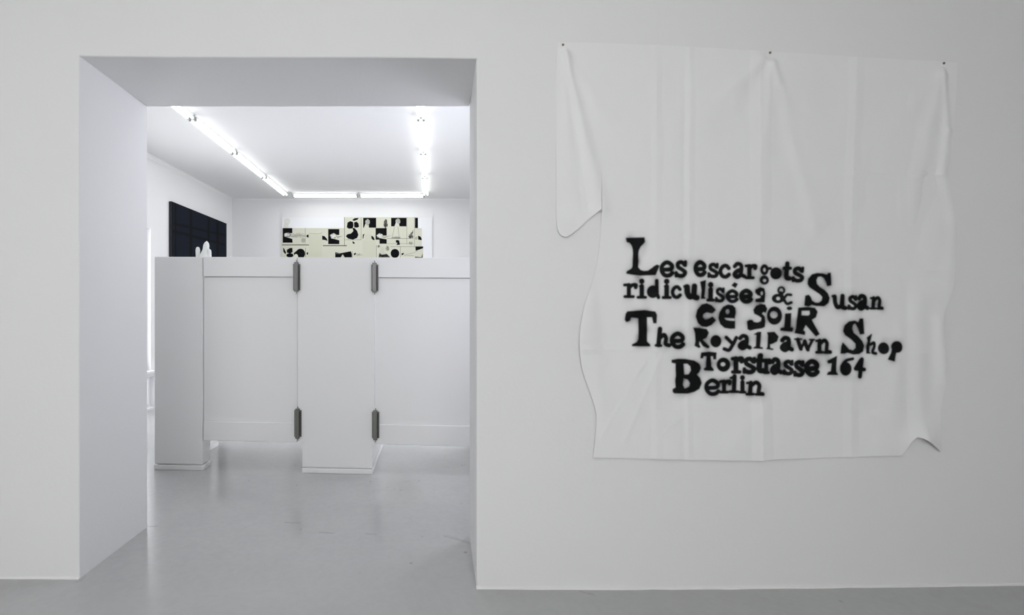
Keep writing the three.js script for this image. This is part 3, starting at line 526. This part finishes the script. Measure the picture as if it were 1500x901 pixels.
  poly([[112, 162], [200, 147], [300, 150], [420, 172], [488, 220], [508, 270], [488, 328], [450, 360], [498, 410], [520, 480], [488, 558], [420, 598], [320, 622], [150, 620], [127, 600], [127, 562], [167, 540], [162, 440], [172, 380], [167, 280], [167, 210], [112, 198]], '#000', 0.6); poly([[275, 215], [320, 213], [362, 250], [372, 305], [340, 357], [285, 363]], '#fff'); poly([[272, 412], [330, 432], [360, 480], [350, 528], [290, 553], [265, 500]], '#fff');
  poly([[512, 62], [620, 50], [723, 62], [718, 153], [682, 153], [677, 110], [642, 110], [650, 250], [688, 295], [678, 313], [560, 303], [547, 285], [582, 260], [587, 110], [545, 110], [535, 138], [502, 138]], '#000', 0.6);
  oval(820, 228, 94, 99); oval(812, 222, 33, 28, '#fff');
  put('r', 1068.8, 1086, 522, 547, 6); put('s', 1085.4, 1105, 522.8, 547.4, 6); put('t', 1102.6, 1118.6, 519.6, 546.4, 6); put('r', 1115.2, 1126.2, 524.6, 547.8, 5); put('a', 1126.4, 1143.2, 524.2, 548.4, 6); put('s', 1144.4, 1159.6, 527, 549.4, 5.2); put('s', 1159.6, 1175.2, 527.6, 551.8, 5.6); put('e', 1176.2, 1196.2, 527, 550.8, 6.6);
  block(1100, 490, 7.895);
  poly([[862, 307], [973, 252], [963, 430], [988, 468], [857, 468], [872, 437], [905, 427], [915, 332], [872, 335]], '#000', 0.8); oval(1076, 400, 66, 80); stroke([[1030, 370], [1080, 305], [1155, 282]], 4.6); stroke([[1255, 300], [1190, 398], [1295, 408]], 6, false); stroke([[1268, 290], [1255, 400], [1245, 490]], 6.4, false);
  put('e', 1029.6, 1052.2, 554.8, 579, 5.4); put('r', 1051.4, 1068.4, 556.2, 576, 4.8); put('l', 1065, 1080.4, 549.6, 575.8, 4.8); put('i', 1080.4, 1090, 550.6, 576.4, 4.8); put('n', 1089.4, 1116, 557.8, 579.2, 5.2);
  const src = g.getImageData(0, 0, TS, TS).data, ink = new Float32Array(TS * TS);
  for (let i = 0; i < ink.length; i++) ink[i] = 1 - src[i * 4] / 255;
  const HS = TS / 2, half = new Float32Array(HS * HS);
  for (let y = 0; y < HS; y++) for (let x = 0; x < HS; x++) { const i = 2 * y * TS + 2 * x; half[y * HS + x] = (ink[i] + ink[i + 1] + ink[i + TS] + ink[i + TS + 1]) / 4; }
  const blur = (a, n, r) => {                                           // two box passes each way
    let s = a.slice(), t = new Float32Array(a.length); const inv = 1 / (2 * r + 1);
    for (let pass = 0; pass < 2; pass++) {
      for (let l = 0; l < n; l++) { let acc = 0; const o = l * n; for (let k = 0; k <= r; k++) acc += s[o + k]; for (let k = 0; k < n; k++) { t[o + k] = acc * inv; if (k + r + 1 < n) acc += s[o + k + r + 1]; if (k >= r) acc -= s[o + k - r]; } }
      const acc = new Float32Array(n); s.fill(0);
      for (let k = 0; k <= r; k++) for (let x = 0; x < n; x++) acc[x] += t[k * n + x];
      for (let k = 0; k < n; k++) for (let x = 0; x < n; x++) { s[k * n + x] = acc[x] * inv; if (k + r + 1 < n) acc[x] += t[(k + r + 1) * n + x]; if (k >= r) acc[x] -= t[(k - r) * n + x]; }
    }
    return s;
  };
  const edge = blur(ink, TS, 2), near = blur(half, HS, 4), wide = blur(half, HS, 11);
  const out = new Uint8Array(TS * TS * 4), gam = Array.from({ length: 1100 }, (_, i) => Math.pow((i + 0.5) / 1000, 1 / 2.2) * 255);
  for (let y = 0; y < TS; y++) for (let x = 0; x < TS; x++) {
    const i = y * TS + x, hi = (y >> 1) * HS + (x >> 1), n2 = hash(x, y), n1 = wide[hi] > 0.002 || edge[i] > 0 ? vnoise(x / 40, y / 40) : 0;
    const spray = Math.min(1, (0.1 + 0.55 * n1) * near[hi] + (0.08 + 0.85 * n1 * n1) * wide[hi]);
    const grain = 0.75 + 0.5 * n2;
    const a = 1 - (1 - Math.min(1, edge[i] * (0.99 + 0.01 * n1))) * (1 - Math.min(0.9, spray * grain));
    const white = 0.85,   /* one even white for all of the cotton */
      lin = (w, k) => gam[(w * (1 - a) + k * a) * 1000 | 0];
    const o = ((TS - 1 - y) * TS + x) * 4;
    out[o] = lin(white, 0.003); out[o + 1] = lin(white, 0.0035); out[o + 2] = lin(white, 0.004); out[o + 3] = 255;
  }
  const t = new THREE.DataTexture(out, TS, TS); t.colorSpace = THREE.SRGBColorSpace; t.magFilter = THREE.LinearFilter; t.minFilter = THREE.LinearMipmapLinearFilter; t.generateMipmaps = true; t.needsUpdate = true;
  return t;
}
// GEOMETRY ONLY: how far each vertex of the cloth stands off the wall (metres); the colour map above holds nothing but even white cotton and black paint
const segD = (x, y, ax, ay, bx, by) => { const dx = bx - ax, dy = by - ay, l2 = dx * dx + dy * dy, t = ((x - ax) * dx + (y - ay) * dy) / l2, c = Math.max(0, Math.min(1, t)), ex = x - ax - dx * c, ey = y - ay - dy * c; return [Math.sqrt(ex * ex + ey * ey), c, ((x - ax) * dy - (y - ay) * dx) / Math.sqrt(l2)]; };
const gauss = (d, w) => Math.exp(-(d * d) / (w * w));
const foldRidges = [ // real ridges that move the vertices: ax, ay, bx, by, width px (start, end), height mm, fade towards the end
  [826, 72, 881, 306, 5, 12, 15, 0.0], [828, 78, 915, 215, 7, 16, 9, 0.9], [830, 80, 838, 300, 6, 14, 8, 0.5], [826, 74, 860, 300, 4, 9, -7, 0.2],
  [1122, 86, 1000, 200, 7, 20, 8, 0.8], [1127, 84, 1080, 190, 6, 14, -5, 0.7], [1134, 92, 1196, 330, 6, 15, 11, 0.5], [1142, 130, 1180, 250, 6, 10, -6, 0.6], [1130, 90, 1118, 300, 5, 12, 5, 0.6],
  [1383, 98, 1389, 190, 4, 6, 7, 0.0], [1389, 190, 1382, 250, 6, 7, 7, 0.0], [1382, 250, 1396, 320, 7, 8, 6, 0.3], [1396, 320, 1390, 420, 8, 9, 5, 0.3], [1380, 110, 1310, 420, 7, 22, 9, 0.8], [1366, 250, 1330, 400, 9, 14, -6, 0.7], [1378, 105, 1260, 250, 7, 20, 6, 0.8],
  [946, 530, 880, 640, 3, 4, 2.4, 0.2], [976, 505, 916, 645, 3, 4, 2.6, 0.2], [944, 540, 900, 600, 3, 4, -2, 0.4], [1000, 610, 965, 640, 3, 3, 1.5, 0.3],
  [866, 440, 880, 600, 9, 12, 8, 0.5], [1376, 470, 1384, 560, 9, 9, 13, 0.2], [1345, 440, 1352, 640, 14, 10, 8, 0.2], [1322, 480, 1300, 660, 12, 14, 5, 0.2], [1120, 600, 1060, 670, 8, 14, 5, 0.3],
];
const smooth = (a, b, x) => { const t = Math.max(0, Math.min(1, (x - a) / (b - a))); return t * t * (3 - 2 * t); };
function clothLift(x, y) {
  let d = 4.5;
  for (const [ax, ay, bx, by, w0, w1, h, fade] of foldRidges) { const [dist, t] = segD(x, y, ax, ay, bx, by); d += 0.8 * h * gauss(dist, w0 + (w1 - w0) * t) * (1 - fade * t); }
  // pressed creases: a sharp little roof along each fold line
  const roof = (q, w, h) => 1.35 * h * Math.max(0, 1 - Math.abs(q) / w);
  d += roof(x - (1115 + 2 * smooth(400, 670, y)), 16, 3.4 + 2.4 * smooth(380, 660, y)) + roof(x - 962, 9, 1.8) + roof(x - 1012 + 4 * smooth(100, 600, y), 8, 2.0) - roof(x - 1003, 6, 1.4) + roof(x - (1256 - 8 * smooth(80, 350, y)), 12, 2.8) - roof(x - 1330, 10, 1.4);
  d += roof(y - 252 - 0.01 * (x - 1240), 6, 2.6) * smooth(1225, 1250, x) * (1 - smooth(1372, 1388, x)) + roof(y - 386 - 0.02 * (x - 900), 7, 1.2) + roof(y - 512 - 0.012 * (x - 900), 8, 1.6) - roof(y - 600, 9, 0.9);
  // slow billow of the hanging cloth and small crumples
  d += 9 * (vnoise(x / 95 + 4.3, y / 170 + 1.7) - 0.5) * smooth(70, 180, y) + 5 * (vnoise(x / 38, y / 70 + 9) - 0.5) + 1.6 * (vnoise(x / 13 + 40, y / 17) - 0.5);
  d += 10 * smooth(560, 668, y) * gauss(x - 1100, 300) * (0.4 + 0.6 * vnoise(x / 48 + 11, 2.5));
  // turned-back corner, side billow, flap
  d += 34 * gauss(Math.hypot(x - 1350, (y - 652) * 1.1), 26);
  d += 16 * gauss(y - 490, 70) * gauss(x - 852, 18) + 12 * gauss(Math.hypot(x - 822, y - 340), 24);
  // held to the wall by the tacks
  for (const [tx, ty] of [[825, 67], [1129, 77], [1384, 90]]) d -= (d - 3.5) * gauss(Math.hypot(x - tx, y - ty), 9);
  return Math.max(3, d) / 1000;
}
{
  const lerpTable = (tab) => (q) => { let i = 0; while (i < tab.length - 2 && q > tab[i + 1][0]) i++; const [a, va] = tab[i], [b, vb] = tab[i + 1]; return va + (vb - va) * Math.max(0, Math.min(1, (q - a) / (b - a))); };
  const spline = (pts, n) => new THREE.CatmullRomCurve3(pts.map(([x, y]) => V(x, y, 0)), false, 'centripetal').getPoints(n);
  const top = lerpTable([[815, 63], [826, 63], [960, 66.5], [1129, 75], [1260, 82], [1384, 87], [1405, 88]]);
  const bottom = lerpTable([[868, 669], [1000, 672.6], [1117, 674.5], [1121, 673], [1220, 671], [1319, 668], [1325, 659], [1331, 647], [1338, 640], [1345, 641.5], [1356, 648], [1374, 661], [1377, 663]]);
  const L = spline([[880, 64], [880, 180], [881, 306], [880, 345], [872, 400], [856, 448], [848, 490], [851, 535], [866, 580], [873, 605], [872, 640], [868, 669]], 400);
  const R = spline([[1404, 88], [1402, 130], [1397, 190], [1390, 250], [1396, 300], [1400, 350], [1396, 420], [1381, 470], [1384, 520], [1388, 550], [1380, 600], [1378, 640], [1377, 663]], 400);
  const nu = 250, nv = 300, verts = [], idx = [];
  const byY = (curve, y) => { let i = 0; while (i < curve.length - 2 && curve[i + 1].y < y) i++; const a = curve[i], b = curve[i + 1]; return a.x + (b.x - a.x) * Math.max(0, Math.min(1, (y - a.y) / Math.max(1e-6, b.y - a.y))); };
  // main field: every row runs from the left edge to the right edge, rows bend from the top hem to the bottom hem
  for (let j = 0; j <= nv; j++) for (let i = 0; i <= nu; i++) {
    const u = i / nu, v = j / nv;
    const xt = 880 + (1404 - 880) * u, xb = 868 + (1377 - 868) * u;
    const yy = top(xt) + (bottom(xb) - top(xt)) * v;
    const yl = 64.5 + (669 - 64.5) * v, yr = 88 + (663 - 88) * v;
    const x = byY(L, yl) * (1 - u) + byY(R, yr) * u;
    verts.push([x, yy]);
  }
  for (let j = 0; j < nv; j++) for (let i = 0; i < nu; i++) { const a = j * (nu + 1) + i, b = a + 1, c = a + nu + 1, d = c + 1; idx.push(a, c, b, b, c, d); }
  const loops = [[]];
  for (let j = 0; j <= nv; j++) loops[0].push(j * (nu + 1));
  for (let i = 1; i <= nu; i++) loops[0].push(nv * (nu + 1) + i);
  for (let j = nv - 1; j >= 0; j--) loops[0].push(j * (nu + 1) + nu);
  for (let i = nu - 1; i >= 1; i--) loops[0].push(i);
  // flap beside the first tack, its lower hem running up to the notch
  const fu = 40, fv = 150, base = verts.length, loop2 = [];
  const hemY = lerpTable([[814, 330], [816, 340], [820, 346], [827, 348], [836, 344], [850, 333], [866, 319], [881, 307]]);
  const leftX = lerpTable([[62, 817.5], [120, 814.5], [240, 815], [320, 815], [349, 817]]);
  for (let j = 0; j <= fv; j++) for (let i = 0; i <= fu; i++) {
    const u = i / fu, v = j / fv, xr = 880.6, xb = 815 + (xr - 815) * u, y = top(xb) + (hemY(xb) - top(xb)) * v, x = leftX(y) * (1 - u) + xr * u;
    verts.push([x, y]);
  }
  for (let j = 0; j < fv; j++) for (let i = 0; i < fu; i++) { const a = base + j * (fu + 1) + i, b = a + 1, c = a + fu + 1, d = c + 1; idx.push(a, c, b, b, c, d); }
  for (let j = 0; j <= fv; j++) loop2.push(base + j * (fu + 1));
  for (let i = 1; i <= fu; i++) loop2.push(base + fv * (fu + 1) + i);
  for (let j = fv - 1; j >= 0; j--) loop2.push(base + j * (fu + 1) + fu);
  for (let i = fu - 1; i >= 1; i--) loop2.push(base + i);
  loops.push(loop2);
  // the cloth lies along the wall: X and Y in metres on the wall, lifted off it by its folds; uv runs in metres across the cloth
  const onWall = (px) => { let Z = 2.56; for (let k = 0; k < 4; k++) Z = wallZ((px - PX) * Z / F) - 0.009; return (px - PX) * Z / F; };
  const ZC = 2.556, Xa = onWall(SX0), Xb = onWall(SX0 + SW), Ya = EYE - (SY0 - PY) * ZC / F, Yb = EYE - (SY0 + SW - PY) * ZC / F;
  const where = (x, y) => { const X = onWall(x); return V(X, EYE - (y - PY) * ZC / F, -(wallZ(X) - clothLift(x, y))); };
  const pos = [], nor = [], uv = [], n = verts.length, front = verts.map(([x, y]) => where(x, y));
  const norms = verts.map(([x, y], i) => { const e = 0.8, a = where(x + e, y).sub(front[i]), c = where(x, y - e).sub(front[i]); return V().crossVectors(a, c).normalize(); });
  for (const back of [0, 1]) for (let i = 0; i < n; i++) {
    const p = front[i], nn = norms[i], k = back ? -1 : 1;
    pos.push(p.x, p.y, p.z - back * 0.0016); nor.push(nn.x * k, nn.y * k, nn.z * k); uv.push((p.x - Xa) / (Xb - Xa), (p.y - Yb) / (Ya - Yb));
  }
  const all = idx.slice(); for (let i = 0; i < idx.length; i += 3) all.push(idx[i] + n, idx[i + 2] + n, idx[i + 1] + n);
  // rim
  for (const lp of loops) {
    const m = lp.length, s = pos.length / 3;
    for (const back of [0, 1]) for (let k = 0; k < m; k++) {
      const [x, y] = verts[lp[k]], [xa, ya] = verts[lp[(k + m - 1) % m]], [xb, yb] = verts[lp[(k + 1) % m]], q = (lp[k] + back * n) * 3;
      const t = V(xb - xa, -(yb - ya), 0).normalize(), o = V(t.y, -t.x, 0);
      pos.push(pos[q], pos[q + 1], pos[q + 2]); nor.push(o.x, o.y, o.z); uv.push((pos[q] - Xa) / (Xb - Xa), (pos[q + 1] - Yb) / (Ya - Yb));
    }
    for (let k = 0; k < m; k++) { const k2 = (k + 1) % m; all.push(s + k, s + m + k, s + k2, s + k2, s + m + k, s + m + k2); }
  }
  const g = new THREE.BufferGeometry();
  g.setAttribute('position', new THREE.Float32BufferAttribute(pos, 3)); g.setAttribute('normal', new THREE.Float32BufferAttribute(nor, 3)); g.setAttribute('uv', new THREE.Float32BufferAttribute(uv, 2)); g.setIndex(all);
  M.cloth = new THREE.MeshPhysicalMaterial({ name: 'white cotton with sprayed black letters', map: letteringTexture(), roughness: 0.95, specularIntensity: 0.25, side: THREE.DoubleSide });
  const o = thing('bed_sheet', 'large white cotton sheet tacked to the wall, stencilled with black spray-paint lettering', 'sheet', [0, 0, 0]);
  const p0 = at(1100, 669, 2.57); o.position.copy(p0); g.translate(-p0.x, -p0.y, -p0.z);
  part('cloth', g, M.cloth, o, 'white cotton with black sprayed words');
  // thumbtacks
  const head = new THREE.LatheGeometry([[0, 0.0045], [0.003, 0.0042], [0.0052, 0.003], [0.006, 0.0012], [0.0056, 0], [0, 0]].map(([r, y]) => new THREE.Vector2(r, y)).reverse(), 24); head.rotateX(Math.PI / 2);
  const pin = new THREE.CylinderGeometry(0.0008, 0.0004, 0.009, 8); pin.rotateX(-Math.PI / 2); pin.translate(0, 0, -0.0045);
  for (const [x, y, lab] of [[825, 66.6, 'dull metal thumbtack in the sheet corner above the folded flap'], [1129, 76.8, 'dull metal thumbtack halfway along the top hem of the sheet'], [1384, 89.6, 'dull metal thumbtack in the sheet corner farthest from the doorway']]) {
    const t = thing('thumbtack', lab, 'thumbtack', where(x, y).toArray()); t.position.z += 0.0005;
    part('tack_head', head, M.brass, t); part('tack_pin', pin, M.steel, t);
  }
}

scene.add(camera);
renderer.render(scene, camera);
